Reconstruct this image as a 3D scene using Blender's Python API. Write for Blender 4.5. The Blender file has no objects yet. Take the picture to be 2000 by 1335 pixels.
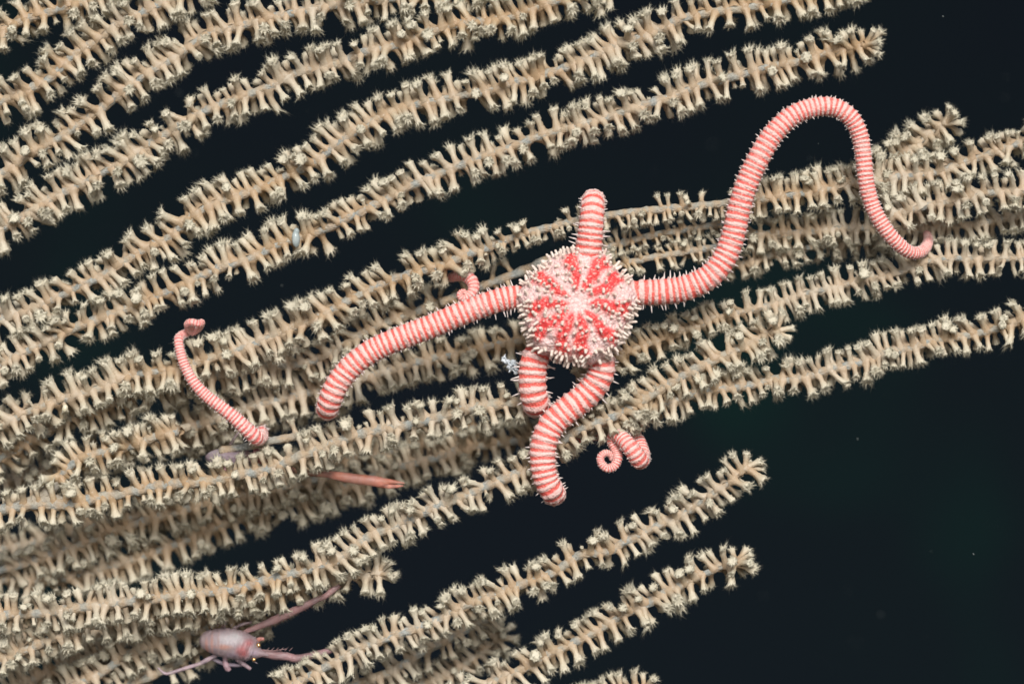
import bpy, math, random
import numpy as np
from mathutils import Vector, Matrix

random.seed(7)
rng = np.random.default_rng(7)
S = 0.00015            # metres per photo pixel in the plane of the coral fan
D = 5600.0             # camera distance, in the same pixels
scene = bpy.context.scene
COL = scene.collection

# ------------------------------------------------------------------ camera, light, exposure
cam_d = bpy.data.cameras.new('camera'); cam = bpy.data.objects.new('camera', cam_d); COL.objects.link(cam)
cam.location = (0, -D * S, 0); cam.rotation_euler = (math.radians(90), 0, 0)
cam_d.sensor_width = 36; cam_d.lens = 36 * D / 2000
cam_d.clip_start = 0.02; cam_d.clip_end = 50
cam_d.dof.use_dof = True; cam_d.dof.focus_distance = (D - 5) * S; cam_d.dof.aperture_fstop = 5.0
scene.camera = cam

TO_SUN = Vector((0.10, -0.86, 0.50)).normalized()
sun_d = bpy.data.lights.new('sun', 'SUN'); sun = bpy.data.objects.new('sun', sun_d); COL.objects.link(sun)
sun_d.energy = 3.8; sun_d.angle = math.radians(20); sun_d.color = (1.0, 0.98, 0.94)
sun.rotation_euler = (-TO_SUN).to_track_quat('-Z', 'Y').to_euler()
W = bpy.data.worlds.new('World'); scene.world = W; W.use_nodes = True
wn = W.node_tree
sky = wn.nodes.new('ShaderNodeTexSky'); sky.sky_type = 'NISHITA'; sky.sun_disc = False
sky.sun_elevation = math.asin(TO_SUN.z); sky.sun_rotation = math.atan2(TO_SUN.x, TO_SUN.y)
hsv = wn.nodes.new('ShaderNodeHueSaturation'); hsv.inputs['Saturation'].default_value = 0.35; wn.links.new(sky.outputs[0], hsv.inputs['Color'])
bg = wn.nodes['Background']; wn.links.new(hsv.outputs[0], bg.inputs[0]); bg.inputs[1].default_value = 0.12
scene.view_settings.view_transform = 'Standard'; scene.view_settings.look = 'None'
scene.view_settings.exposure = 0.12; scene.view_settings.gamma = 1

# ------------------------------------------------------------------ helpers
def P(px, py, d=0.0):
    k = (D + d) / D
    return np.array(((px - 1000) * k, d, -(py - 667.5) * k)) * S

def mesh(name, V, faces, mat, attrs=None, cols=None):
    """faces: list of (M,k) int arrays"""
    me = bpy.data.meshes.new(name)
    V = np.asarray(V, np.float32)
    lp = np.concatenate([f.ravel() for f in faces]).astype(np.int32)
    tot = np.concatenate([np.full(len(f), f.shape[1]) for f in faces]).astype(np.int32)
    st = np.concatenate([[0], np.cumsum(tot)[:-1]]).astype(np.int32)
    me.vertices.add(len(V)); me.vertices.foreach_set('co', V.ravel())
    me.loops.add(len(lp)); me.loops.foreach_set('vertex_index', lp)
    me.polygons.add(len(tot)); me.polygons.foreach_set('loop_start', st); me.polygons.foreach_set('loop_total', tot)
    me.polygons.foreach_set('use_smooth', np.ones(len(tot), bool))
    for k, a in (attrs or {}).items():
        at = me.attributes.new(k, 'FLOAT', 'POINT'); at.data.foreach_set('value', np.asarray(a, np.float32).ravel())
    if cols is not None:
        at = me.attributes.new('Col', 'FLOAT_COLOR', 'POINT')
        c = np.ones((len(V), 4), np.float32); c[:, :3] = cols; at.data.foreach_set('color', c.ravel())
    me.update(calc_edges=True); me.validate()
    if mat: me.materials.append(mat)
    return me

def obj(name, me, parent=None, M=None):
    o = bpy.data.objects.new(name, me); COL.objects.link(o)
    if parent: o.parent = parent
    if M is not None: o.matrix_local = M
    return o

def tag(o, label=None, cat=None, group=None, kind=None):
    for k, v in (('label', label), ('category', cat), ('group', group), ('kind', kind)):
        if v: o[k] = v
    return o

def empty(name, loc):
    o = bpy.data.objects.new(name, None); COL.objects.link(o)
    o.empty_display_size = 0.002; o.location = Vector(loc); return o

def catmull(pts, n=14):
    p = np.asarray(pts, float); out = []
    q = np.vstack([2 * p[0] - p[1], p, 2 * p[-1] - p[-2]])
    for i in range(len(p) - 1):
        a, b, c, d = q[i:i + 4]
        for t in np.linspace(0, 1, n, endpoint=False):
            out.append(.5 * (2 * b + (c - a) * t + (2 * a - 5 * b + 4 * c - d) * t * t + (3 * b - a - 3 * c + d) * t ** 3))
    out.append(p[-1]); return np.array(out)

def grid_faces(nr, ns, off=0):
    i = np.arange(nr - 1)[:, None]; j = np.arange(ns)[None, :]; j2 = (j + 1) % ns
    return np.stack([i * ns + j, i * ns + j2, (i + 1) * ns + j2, (i + 1) * ns + j], -1).reshape(-1, 4) + off

def frames(C, up0):
    T = np.gradient(C, axis=0); T /= np.linalg.norm(T, axis=1)[:, None] + 1e-12
    N = np.zeros_like(C); n = np.array(up0, float)
    for i in range(len(C)):
        n = n - T[i] * n.dot(T[i])
        if np.linalg.norm(n) < 1e-6: n = np.array((0.3, 0.1, 0.9)); n = n - T[i] * n.dot(T[i])
        n = n / np.linalg.norm(n); N[i] = n
    return T, N, np.cross(T, N)

def resample(C, n):
    s = np.concatenate([[0], np.cumsum(np.linalg.norm(np.diff(C[:, :3], axis=0), axis=1))])
    t = np.linspace(0, s[-1], n)
    return np.stack([np.interp(t, s, C[:, k]) for k in range(C.shape[1])], 1), s[-1]

def tube(C, R, ns=10, up=(0, -1, 0), jit=0.0, flat=1.0):
    """closed tube; returns V, faces"""
    T, N, B = frames(C, up); n = len(C)
    a = np.linspace(0, 2 * math.pi, ns, endpoint=False)
    r = np.repeat(np.asarray(R, float)[:, None], ns, 1) * (1 + jit * rng.standard_normal((n, ns)))
    V = C[:, None] + r[..., None] * (np.cos(a)[None, :, None] * N[:, None] + flat * np.sin(a)[None, :, None] * B[:, None])
    V = V.reshape(-1, 3)
    V = np.vstack([V, C[0], C[-1]]); k = n * ns
    j = np.arange(ns); j2 = (j + 1) % ns
    caps = np.vstack([np.stack([np.full(ns, k), j2, j], 1), np.stack([np.full(ns, k + 1), (n - 1) * ns + j, (n - 1) * ns + j2], 1)])
    return V, [grid_faces(n, ns), caps]

def join(parts):
    """parts: list of (V, faces, attrs dict, cols)"""
    Vs, F, A, Cs, off = [], {}, {}, [], 0
    for V, fs, at, c in parts:
        Vs.append(V)
        for f in fs: F.setdefault(f.shape[1], []).append(f + off)
        for k, x in (at or {}).items(): A.setdefault(k, []).append(np.asarray(x, float) * np.ones(len(V)))
        if c is not None: Cs.append(np.asarray(c, float) * np.ones((len(V), 3)))
        off += len(V)
    return np.vstack(Vs), [np.vstack(x) for x in F.values()], {k: np.concatenate(v) for k, v in A.items()}, (np.vstack(Cs) if Cs else None)

# ------------------------------------------------------------------ materials
class NT:
    def __init__(s, name):
        s.m = bpy.data.materials.new(name); s.m.use_nodes = True; s.t = s.m.node_tree
        s.t.nodes.clear(); s.out = s.t.nodes.new('ShaderNodeOutputMaterial')
    def n(s, typ, ins=None, **kw):
        x = s.t.nodes.new('ShaderNode' + typ)
        for k, v in kw.items(): setattr(x, k, v)
        for k, v in (ins or {}).items():
            if hasattr(v, 'links') or hasattr(v, 'is_linked'): s.t.links.new(v, x.inputs[k])
            else: x.inputs[k].default_value = v
        return x
    def math(s, op, a, b=0.0, c=None):
        d = {0: a, 1: b}
        if c is not None: d[2] = c
        return s.n('Math', d, operation=op).outputs[0]
    def ramp(s, fac, stops, interp='LINEAR'):
        r = s.n('ValToRGB', {0: fac}); r.color_ramp.interpolation = interp
        e = r.color_ramp.elements
        while len(e) < len(stops): e.new(0.5)
        for x, (p, c) in zip(e, stops): x.position = p; x.color = (*c, 1) if len(c) == 3 else c
        return r.outputs[0]
    def mix(s, fac, a, b, blend='MIX'):
        x = s.n('Mix', {0: fac}, data_type='RGBA', blend_type=blend)
        for i, v in ((6, a), (7, b)):
            if hasattr(v, 'is_linked'): s.t.links.new(v, x.inputs[i])
            else: x.inputs[i].default_value = (*v, 1)
        return x.outputs[2]
    def attr(s, name): return s.n('Attribute', attribute_name=name)
    def noise(s, vec, scale, detail=3, rough=.55):
        return s.n('TexNoise', {'Vector': vec, 'Scale': scale, 'Detail': detail, 'Roughness': rough}).outputs[0]
    def surface(s, sh): s.t.links.new(sh, s.out.inputs[0]); return s.m

def g3(v): return (v, v, v)

def coral_material():
    k = NT('coral_polyp_tissue')
    t = k.attr('t').outputs['Fac']; rv = k.attr('rv').outputs['Fac']
    rnd = k.math('FRACT', k.math('ADD', k.n('ObjectInfo').outputs['Random'], rv))
    geo = k.n('NewGeometry').outputs['Position']
    lo = k.noise(geo, 16, 3)                   # colony-scale drift of the tissue colour
    fine = k.noise(geo, 1500, 3, .7)
    tt = k.math('ADD', t, k.math('MULTIPLY_ADD', fine, 0.34, -0.17))
    col = k.ramp(tt, [(0.0, (.31, .22, .135)), (.20, (.41, .285, .168)), (.40, (.51, .40, .262)), (.62, (.63, .555, .415)), (.80, (.68, .62, .48)), (1.0, (.73, .69, .56))])
    body = k.ramp(t, [(.45, g3(1)), (.85, g3(.12))])
    col = k.mix(k.math('MULTIPLY', body, k.ramp(lo, [(.38, g3(0)), (.62, g3(.5))])), col, (.56, .53, .45))
    col = k.mix(k.math('MULTIPLY', body, k.math('MULTIPLY', rnd, .50)), col, (.40, .25, .135))
    spk = k.ramp(k.noise(geo, 2600, 1), [(.68, g3(0)), (.78, g3(1))])
    col = k.mix(k.math('MULTIPLY', spk, .5), col, (.72, .70, .62))
    bmp = k.n('Bump', {'Height': fine, 'Strength': .5, 'Distance': .0005})
    p = k.n('BsdfPrincipled', {'Base Color': col, 'Roughness': .42, 'Normal': bmp.outputs[0], 'Specular IOR Level': .45})
    tr = k.n('BsdfTranslucent', {'Color': col})
    fac = k.ramp(t, [(.0, g3(.10)), (.6, g3(.20)), (.86, g3(.28)), (1.0, g3(.38))])
    body_sh = k.n('MixShader', {0: fac, 1: p.outputs[0], 2: tr.outputs[0]}).outputs[0]
    clear = k.ramp(t, [(.86, g3(0)), (1.0, g3(.44))])          # tentacle tips are see-through
    return k.surface(k.n('MixShader', {0: clear, 1: body_sh, 2: k.n('BsdfTransparent').outputs[0]}).outputs[0])

def stem_material():
    k = NT('coral_stem_rind')
    geo = k.n('NewGeometry').outputs['Position']
    a = k.noise(geo, 1400, 4, .65); b = k.noise(geo, 90, 2)
    col = k.ramp(a, [(.28, (.155, .165, .155)), (.5, (.275, .285, .265)), (.72, (.42, .43, .40))])
    col = k.mix(k.ramp(b, [(.42, g3(0)), (.66, g3(.75))]), col, (.40, .34, .25))
    col = k.mix(k.attr('tan').outputs['Fac'], col, (.40, .28, .17))
    bmp = k.n('Bump', {'Height': a, 'Strength': .7, 'Distance': .0012})
    return k.surface(k.n('BsdfPrincipled', {'Base Color': col, 'Roughness': .5, 'Normal': bmp.outputs[0]}).outputs[0])

def arm_material(name, red, gran, white, tipred, tipwhite):
    k = NT(name)
    geo = k.n('NewGeometry').outputs['Position']
    u = k.attr('u').outputs['Fac']; dor = k.attr('dorsal').outputs['Fac']; w = k.attr('w').outputs['Fac']
    n1 = k.noise(geo, 900, 3, .7)
    n3 = k.noise(geo, 220, 1)
    f = k.math('FRACT', k.math('ADD', u, k.math('MULTIPLY_ADD', n1, .26, k.math('MULTIPLY_ADD', n3, .34, -.30))))
    band = k.ramp(f, [(.40, g3(0)), (.51, g3(1)), (.84, g3(1)), (.95, g3(0))])
    side = k.ramp(k.math('ADD', dor, k.math('MULTIPLY_ADD', n1, .5, -.25)), [(.22, g3(.15)), (.46, g3(1))])
    vor = k.n('TexVoronoi', {'Vector': geo, 'Scale': 1500.0}).outputs['Distance']
    dots = k.ramp(vor, [(.22, g3(1)), (.42, g3(0))])
    redc = k.mix(w, red, tipred); whc = k.mix(w, white, tipwhite)
    r2 = k.mix(k.math('MULTIPLY', dots, .55), redc, gran)
    blotch = k.ramp(k.noise(geo, 160, 1), [(.60, g3(1)), (.74, g3(.55))])
    mask = k.math('MAXIMUM', k.math('MULTIPLY', k.math('MULTIPLY', band, side), blotch), k.math('MULTIPLY', side, k.ramp(k.noise(geo, 75, 1), [(.70, g3(0)), (.76, g3(.85))])))
    wn2 = k.mix(k.ramp(n1, [(.3, g3(0)), (.62, g3(1))]), (.62, .42, .38), whc)
    col = k.mix(mask, wn2, r2)
    bmp = k.n('Bump', {'Height': k.math('SUBTRACT', n1, vor), 'Strength': .4, 'Distance': .0007})
    p = k.n('BsdfPrincipled', {'Base Color': col, 'Roughness': .5, 'Normal': bmp.outputs[0], 'Subsurface Weight': .18, 'Subsurface Radius': (1, .45, .4), 'Subsurface Scale': .0012, 'Specular IOR Level': .35})
    return k.surface(p.outputs[0])

def disc_color_material():
    k = NT('star_disc_skin')
    geo = k.n('NewGeometry').outputs['Position']
    f = k.attr('red').outputs['Fac']
    n1 = k.noise(geo, 420, 4, .7); n2 = k.noise(geo, 1500, 2, .6)
    vor = k.n('TexVoronoi', {'Vector': geo, 'Scale': 1150.0}).outputs['Distance']
    m = k.ramp(k.math('ADD', f, k.math('MULTIPLY_ADD', n1, 1.0, -.55)), [(.10, g3(0)), (.62, g3(1))])
    white = k.ramp(n2, [(.3, (.46, .29, .28)), (.5, (.62, .41, .39)), (.7, (.74, .58, .56))])
    red = k.ramp(n1, [(.35, (.56, .03, .035)), (.6, (.68, .06, .055)), (.75, (.72, .15, .12))])
    col = k.mix(m, white, red)
    col = k.mix(k.ramp(vor, [(.15, g3(.7)), (.42, g3(0))]), col, (.80, .55, .48))
    bmp = k.n('Bump', {'Height': k.math('SUBTRACT', n1, vor), 'Strength': .45, 'Distance': .0012})
    p = k.n('BsdfPrincipled', {'Base Color': col, 'Roughness': .42, 'Normal': bmp.outputs[0], 'Subsurface Weight': .2, 'Subsurface Radius': (1, .45, .4), 'Subsurface Scale': .0015})
    return k.surface(p.outputs[0])

def simple_material(name, lo, hi, scale, rough=.45, transl=0.0, sss=0.0):
    k = NT(name); geo = k.n('NewGeometry').outputs['Position']
    n = k.noise(geo, scale, 3, .6)
    col = k.ramp(n, [(.3, lo), (.7, hi)])
    bmp = k.n('Bump', {'Height': n, 'Strength': .35, 'Distance': .0008})
    sh = k.n('BsdfPrincipled', {'Base Color': col, 'Roughness': rough, 'Normal': bmp.outputs[0], 'Subsurface Weight': sss, 'Subsurface Radius': (1, .6, .5), 'Subsurface Scale': .0012}).outputs[0]
    if transl: sh = k.n('MixShader', {0: transl, 1: sh, 2: k.n('BsdfTranslucent', {'Color': col}).outputs[0]}).outputs[0]
    return k.surface(sh)

def vcol_material(name, rough=.45, transp=.28):
    k = NT(name); geo = k.n('NewGeometry').outputs['Position']
    n = k.noise(geo, 350, 4, .65)
    col = k.mix(k.ramp(n, [(.35, g3(.0)), (.75, g3(.45))]), k.attr('Col').outputs['Color'], (.34, .27, .29))
    bmp = k.n('Bump', {'Height': n, 'Strength': .6, 'Distance': .0010})
    p = k.n('BsdfPrincipled', {'Base Color': col, 'Roughness': rough, 'Normal': bmp.outputs[0], 'Subsurface Weight': .3, 'Subsurface Radius': (1, .7, .7), 'Subsurface Scale': .0015}).outputs[0]
    sh = k.n('MixShader', {0: transp, 1: p, 2: k.n('BsdfTransparent').outputs[0]}).outputs[0]
    return k.surface(sh)

M_POLYP = coral_material(); M_STEM = stem_material()
M_ARM = arm_material('star_arm_skin', (.70, .11, .09), (.78, .33, .25), (.71, .465, .43), (.66, .18, .16), (.71, .42, .39))
M_ARM_PINK = arm_material('pink_arm_skin', (.66, .115, .11), (.74, .30, .24), (.80, .56, .53), (.66, .21, .19), (.72, .34, .30))
M_DISC = disc_color_material()
M_PEG = simple_material('papilla_skin', (.70, .56, .48), (.84, .74, .66), 700, .4, .2)
M_SPINE = simple_material('spine_skin', (.60, .50, .47), (.82, .74, .70), 900, .4, .25)
M_LOB = vcol_material('lobster_shell', .42, .42); M_LOB2 = vcol_material('clear_lobster_shell', .4, .5)
M_WHITE = simple_material('white_sponge', (.55, .60, .64), (.82, .86, .90), 500, .5, .1)
M_GLASSY = simple_material('glassy_grey_tissue', (.30, .36, .36), (.50, .55, .54), 350, .2, .3)

# ------------------------------------------------------------------ the water behind
def build_water():
    k = NT('dark_sea_water'); geo = k.n('NewGeometry').outputs['Position']
    col = k.ramp(k.noise(geo, 3.2, 2, .5), [(.36, (.0042, .0062, .0090)), (.56, (.0042, .0070, .0090)), (.70, (.0038, .0110, .0108))])
    m = k.surface(k.n('BsdfDiffuse', {'Color': col}).outputs[0])
    R = 2.4; nr, ns = 24, 64
    th = np.linspace(.0005, math.pi * .5, nr); ph = np.linspace(0, 2 * math.pi, ns, endpoint=False)
    V = np.stack([R * np.sin(th)[:, None] * np.cos(ph), R * np.cos(th)[:, None] * np.ones(ns), R * np.sin(th)[:, None] * np.sin(ph)], -1).reshape(-1, 3)
    V[:, 1] *= 0.75
    o = obj('water', mesh('water', V, [grid_faces(nr, ns)], m)); tag(o, 'dark blue black deep sea water behind the coral', 'water', kind='structure')
build_water()

# ------------------------------------------------------------------ coral polyps
def polyp_variant(seed, contracted=False):
    r = np.random.default_rng(seed)
    parts = []
    prof = np.array([(0.0, .19), (.07, .19), (.14, .170), (.21, .148), (.30, .130), (.40, .118), (.50, .120), (.60, .136), (.70, .158), (.78, .184), (.84, .200), (.875, .172), (.89, .07)])
    bx, by = r.normal(0, .13, 2); ns = 16
    def bend(V):
        V = V.copy(); z = V[:, 2]; V[:, 0] += bx * z * z; V[:, 1] += by * z * z; return V
    a = np.linspace(0, 2 * math.pi, ns, endpoint=False); lobe = 1 + .13 * np.cos(8 * a); fl = r.uniform(.72, 1.12)
    ring = []
    for i, (z, rr) in enumerate(prof):
        rr *= 1 + (fl - 1) * max(0, min(1, (z - .45) / .35))
        s = rr * (1 + (lobe - 1) * min(1, z * 1.5)) * (1 + (.06 if z < .6 else .10) * r.standard_normal(ns))
        ring.append(np.stack([s * np.cos(a) * (1 + .5 * math.exp(-(z / .16) ** 2)), s * np.sin(a), np.full(ns, z) + .012 * r.standard_normal(ns)], 1))
    V = np.vstack(ring); V = np.vstack([V, [[0, 0, .885 if contracted else .84]]]); n = len(prof)
    j = np.arange(ns); top = np.stack([(n - 1) * ns + j, (n - 1) * ns + (j + 1) % ns, np.full(ns, n * ns)], 1)
    parts.append((bend(V), [grid_faces(n, ns), top], {'t': np.clip(V[:, 2] * .95, 0, 1)}, None))
    for q in range(8):
        ang = 2 * math.pi * (q + .5) / 8 + r.normal(0, .12)
        splay = r.uniform(.10, .62) if not contracted else r.uniform(-.35, .1)
        L = r.uniform(.10, .19) * (.6 if contracted else 1)
        o = np.array([math.cos(ang), math.sin(ang), 0]); p = np.array([.142 * fl * o[0], .142 * fl * o[1], .82]); C = [p]
        s = splay * .4; side = r.normal(0, .12)
        for st in range(5):
            s += splay * .38; ang2 = ang + side * st * .4
            p = p + L / 5 * np.array([math.sin(s) * math.cos(ang2), math.sin(s) * math.sin(ang2), math.cos(s)]); C.append(p)
        C = np.array(C); R = np.array([.060, .053, .042, .029, .016, .006]) * r.uniform(.85, 1.1)
        V, F = tube(C, R, 6, up=tuple(o), jit=.16)
        parts.append((bend(V), F, {'t': .80 + .2 * np.clip((V[:, 2] - .8) / .22, 0, 1)}, None))
        T, N, B = frames(C, o)
        for h in range(3):                        # the thin clear tentacle tips that give a soft halo
            d = o * r.uniform(.1, .9) + np.array((0, 0, 1.0)) * r.uniform(.4, 1) + r.normal(0, .35, 3); d /= np.linalg.norm(d); w = .0042
            e1 = np.cross(d, o + .01); e1 /= np.linalg.norm(e1); e2 = np.cross(d, e1); b = C[r.integers(2, 6)]
            Vp = np.array([b + e1 * w, b - .5 * w * e1 + .87 * w * e2, b - .5 * w * e1 - .87 * w * e2, b + d * r.uniform(.14, .27)])
            parts.append((bend(Vp), [np.array([(0, 1, 3), (1, 2, 3), (2, 0, 3)])], {'t': np.ones(4)}, None))
        for h in range(42):                       # the feathery pinnules that fray the outline
            st = r.integers(1, 6); w = r.uniform(.0035, .0062)
            d = B[st] * r.normal(0, .8) + N[st] * r.normal(.2, .5) + T[st] * r.uniform(.2, 1.3); d /= np.linalg.norm(d)
            l = R[st] + r.uniform(.035, .125) * (.5 if contracted else 1)
            e1 = np.cross(d, T[st]); e1 /= np.linalg.norm(e1) + 1e-9; e2 = np.cross(d, e1)
            b = C[st] + T[st] * r.uniform(-.02, .02)
            Vp = np.array([b + e1 * w, b - .5 * w * e1 + .87 * w * e2, b - .5 * w * e1 - .87 * w * e2, b + d * l + r.normal(0, .008, 3)])
            parts.append((bend(Vp), [np.array([(0, 1, 3), (1, 2, 3), (2, 0, 3)])], {'t': np.array([.95, .95, .95, 1.0])}, None))
    V, F, A, _ = join(parts); A['rv'] = np.zeros(len(V))
    return V, F, A
VARS = []
for i in range(20):
    V, F, A = polyp_variant(100 + i, contracted=(i in (4, 9, 14, 17)))
    VARS.append((V, F, A, mesh('polyp', V, F, M_POLYP, A)))

def whorls(C, T, scale, spacing, ups, downs, dens, r):
    """list of (base point, direction, length) of the polyps along a branch"""
    out = []
    s = np.concatenate([[0], np.cumsum(np.linalg.norm(np.diff(C, axis=0), axis=1))]); total = s[-1]
    spacing *= .89; pos = r.uniform(0, spacing) * S; k = 0
    view = np.array((0, -1.0, 0))
    while pos < total:
        for (phi0, off, w) in ((24, 0, ups), (-36, .5, ups), (150, .12, downs), (216, .6, downs), (93, .3, .07), (272, .8, .35), (48, .6, .18 * ups), (122, .55, .26 * downs)):
            if r.random() > w * dens: continue
            q = pos + (off + r.normal(0, .065)) * spacing * S
            if q <= 0 or q >= total: continue
            i = min(np.searchsorted(s, q), len(C) - 1)
            t = T[i]; n = np.cross(view, t); n /= np.linalg.norm(n)
            if n[2] < 0: n = -n
            v = view - t * view.dot(t); v /= np.linalg.norm(v)
            phi = math.radians(phi0 + r.normal(0, 12))
            d = math.cos(phi) * n + math.sin(phi) * v + t * r.normal(-.13 if abs(phi0) < 60 else .04, .13)
            d /= np.linalg.norm(d)
            fr = q / total
            L = 51 * scale * (r.uniform(.84, 1.1) if r.random() < .93 else r.uniform(.5, .8))
            pp = np.array([np.interp(q, s, C[:, a]) for a in range(3)])
            out.append((pp, d, L * S, math.sin(phi), t))
        pos += spacing * S * r.uniform(.9, 1.1); k += 1
    return out

def in_frame(p, m=55):
    k = D / (D + p[1] / S); x = p[0] / S * k + 1000; y = -p[2] / S * k + 667.5
    return -m < x < 2000 + m and -m < y < 1335 + m

def rot_to(d, r, along=None):
    d = np.asarray(d)
    if along is not None:
        x = along - d * d.dot(along); x /= np.linalg.norm(x) + 1e-9; x *= r.choice([-1, 1]); return np.stack([x, np.cross(d, x), d], 1)
    h = np.array((0, 0, 1.0)) if abs(d[2]) < .9 else np.array((1.0, 0, 0))
    x = np.cross(h, d); x /= np.linalg.norm(x); y = np.cross(d, x); a = r.uniform(0, 2 * math.pi)
    return np.stack([math.cos(a) * x + math.sin(a) * y, -math.sin(a) * x + math.cos(a) * y, d], 1)

NB = [0]
def branch(label, pts, depth=0.0, scale=1.0, spacing=33, ups=1.0, downs=1.0, dens=.98, rad=9.0, tip=False, fork=None, stub=False, cat='coral branch'):
    """pts: photo pixels (px, py[, extra depth]); depth: pixels behind the fan plane"""
    NB[0] += 1; r = np.random.default_rng(500 + NB[0])
    pr = [(p[0], p[1], depth + (p[2] if len(p) > 2 else 0)) for p in pts]
    cc = catmull(np.array(pr, float), 12)
    cc[:, 2] += 7 * np.sin(np.arange(len(cc)) * .11 + NB[0])
    C = np.array([P(*c) for c in cc]); C, total = resample(C, max(16, int(total_len(cc) / 7)))
    C += r.normal(0, .35 * S, C.shape)
    T, N, B = frames(C, (0, -1, 0))
    root = empty('coral_branch', C[0]); tag(root, label, cat, 'feathery branches of the sea fan')
    o0 = C[0]
    n = len(C); f = np.linspace(0, 1, n)
    R = rad * S * (1 + .10 * np.sin(f * total / (spacing * S) * 2 * math.pi + 1)) * (1 + .05 * r.standard_normal(n))
    if tip: R *= np.clip((1 - f) * total / S / 260 + .45, 0, 1)
    parts = []
    V, F = tube(C - o0, R, 14, jit=.07); tan = np.clip(.30 + .55 * np.sin(np.repeat(f, 14) * total / (spacing * S) * 2 * math.pi) + .3 * r.standard_normal(n * 14) * .5, 0, .8)
    parts.append((V, F, {'tan': np.concatenate([tan, [0, 0]])}, None))
    if fork:
        for fp in fork:
            fc = catmull(np.array([(a, b, depth + c, rr) for a, b, c, rr in fp], float), 10)
            Cf = np.array([P(*c[:3]) for c in fc]); V, F = tube(Cf - o0, fc[:, 3] * S, 14, jit=.06)
            parts.append((V, F, {'tan': np.full(len(V), .3)}, None))
    V, F, A, _ = join(parts)
    obj('stem', mesh('stem', V, F, M_STEM, A), root)
    pol = whorls(C, T, scale, spacing, ups, downs, dens, r)
    if tip:
        for q in range(6):
            a = 2 * math.pi * q / 6; d = T[-1] * r.uniform(.5, 1.2) + .8 * math.cos(a) * N[-1] + .8 * math.sin(a) * B[-1]
            pol.append((C[-1] - T[-1] * 4 * S, d / np.linalg.norm(d), 46 * scale * S * r.uniform(.85, 1.05), .5, N[-1]))
    pol = [p for p in pol if in_frame(p[0])]
    pol.sort(key=lambda p: (not in_frame(p[0], -8), -p[3]))
    for (pp, d, L, _, tg) in pol[:100]:
        M = np.eye(4); w = r.uniform(.88, 1.15)
        M[:3, :3] = rot_to(d, r, tg) @ np.diag((L * w, L * w, L)); M[:3, 3] = pp - o0
        obj('polyp', VARS[r.integers(len(VARS))][3], root, Matrix(M))
    if len(pol) > 100:
        parts = []
        for (pp, d, L, _, tg) in pol[100:]:
            V, F, A, _m = VARS[r.integers(len(VARS))]; w = r.uniform(.88, 1.15)
            V2 = (V * np.array((L * w, L * w, L))) @ rot_to(d, r, tg).T + (pp - o0)
            parts.append((V2, F, {'t': A['t'], 'rv': np.full(len(V), r.random())}, None))
        V, F, A, _ = join(parts)
        o = obj('polyps', mesh('polyps', V, F, M_POLYP, A), root); o['kind'] = 'stuff'
    return root

def total_len(cc): return float(np.sum(np.linalg.norm(np.diff(cc[:, :3], axis=0), axis=1)))

# --- the upper fan
branch('tan coral branch cut off by the top left corner of the photo',
       [(-60, 80), (0, 60), (50, 38), (117, 18), (190, -6), (260, -30)], 10)
branch('coral branch second from the top left corner, running up to the top edge',
       [(-50, 222), (0, 200), (50, 177), (97, 153), (140, 112), (190, 80), (233, 47), (290, 20), (340, -5), (420, -30)], 0)
branch('coral branch third from the top left corner, skimming along the top edge',
       [(-50, 360), (6, 338), (58, 302), (108, 274), (158, 242), (196, 214), (277, 150), (337, 115), (403, 68), (443, 58), (547, 32), (600, 20), (690, 6), (780, -4), (880, -14), (980, -30)], 12)
branch('long coral branch fourth from the top left corner, leaving at the top edge',
       [(-50, 462), (20, 438), (92, 392), (146, 366), (198, 338), (248, 314), (294, 280), (318, 266), (362, 238), (400, 217), (480, 187), (533, 167), (580, 143), (660, 125), (710, 103), (767, 90), (840, 63), (900, 47), (973, 40), (1040, 17), (1110, -4), (1200, -30)], 0)
branch('long coral branch fifth from the top left, ending beyond the top right edge',
       [(-50, 650), (0, 625), (67, 602), (117, 578), (160, 558), (200, 538), (247, 508), (293, 482), (333, 462), (377, 420), (433, 393), (497, 373), (550, 348), (617, 314), (667, 276), (733, 235), (777, 213), (833, 200), (900, 187), (950, 178), (1000, 163), (1050, 150), (1110, 130), (1167, 107), (1217, 83), (1267, 67), (1334, 37), (1400, 23), (1450, 17), (1520, 3), (1600, -14), (1690, -34)], 4, tip=True)
branch('pale coral branch above the big star whose tip ends free at the upper right',
       [(-50, 742), (20, 702), (83, 672), (130, 648), (187, 625), (250, 602), (293, 585), (360, 555), (433, 522), (490, 505), (533, 482), (580, 465), (633, 448), (680, 425), (733, 400), (787, 370), (833, 350), (900, 323), (953, 303), (1000, 287), (1050, 267), (1100, 253), (1153, 240), (1233, 213), (1300, 193), (1367, 167), (1434, 150), (1507, 130), (1551, 123), (1601, 107), (1641, 100), (1674, 91), (1694, 88)], 0, .96, tip=True)
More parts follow.
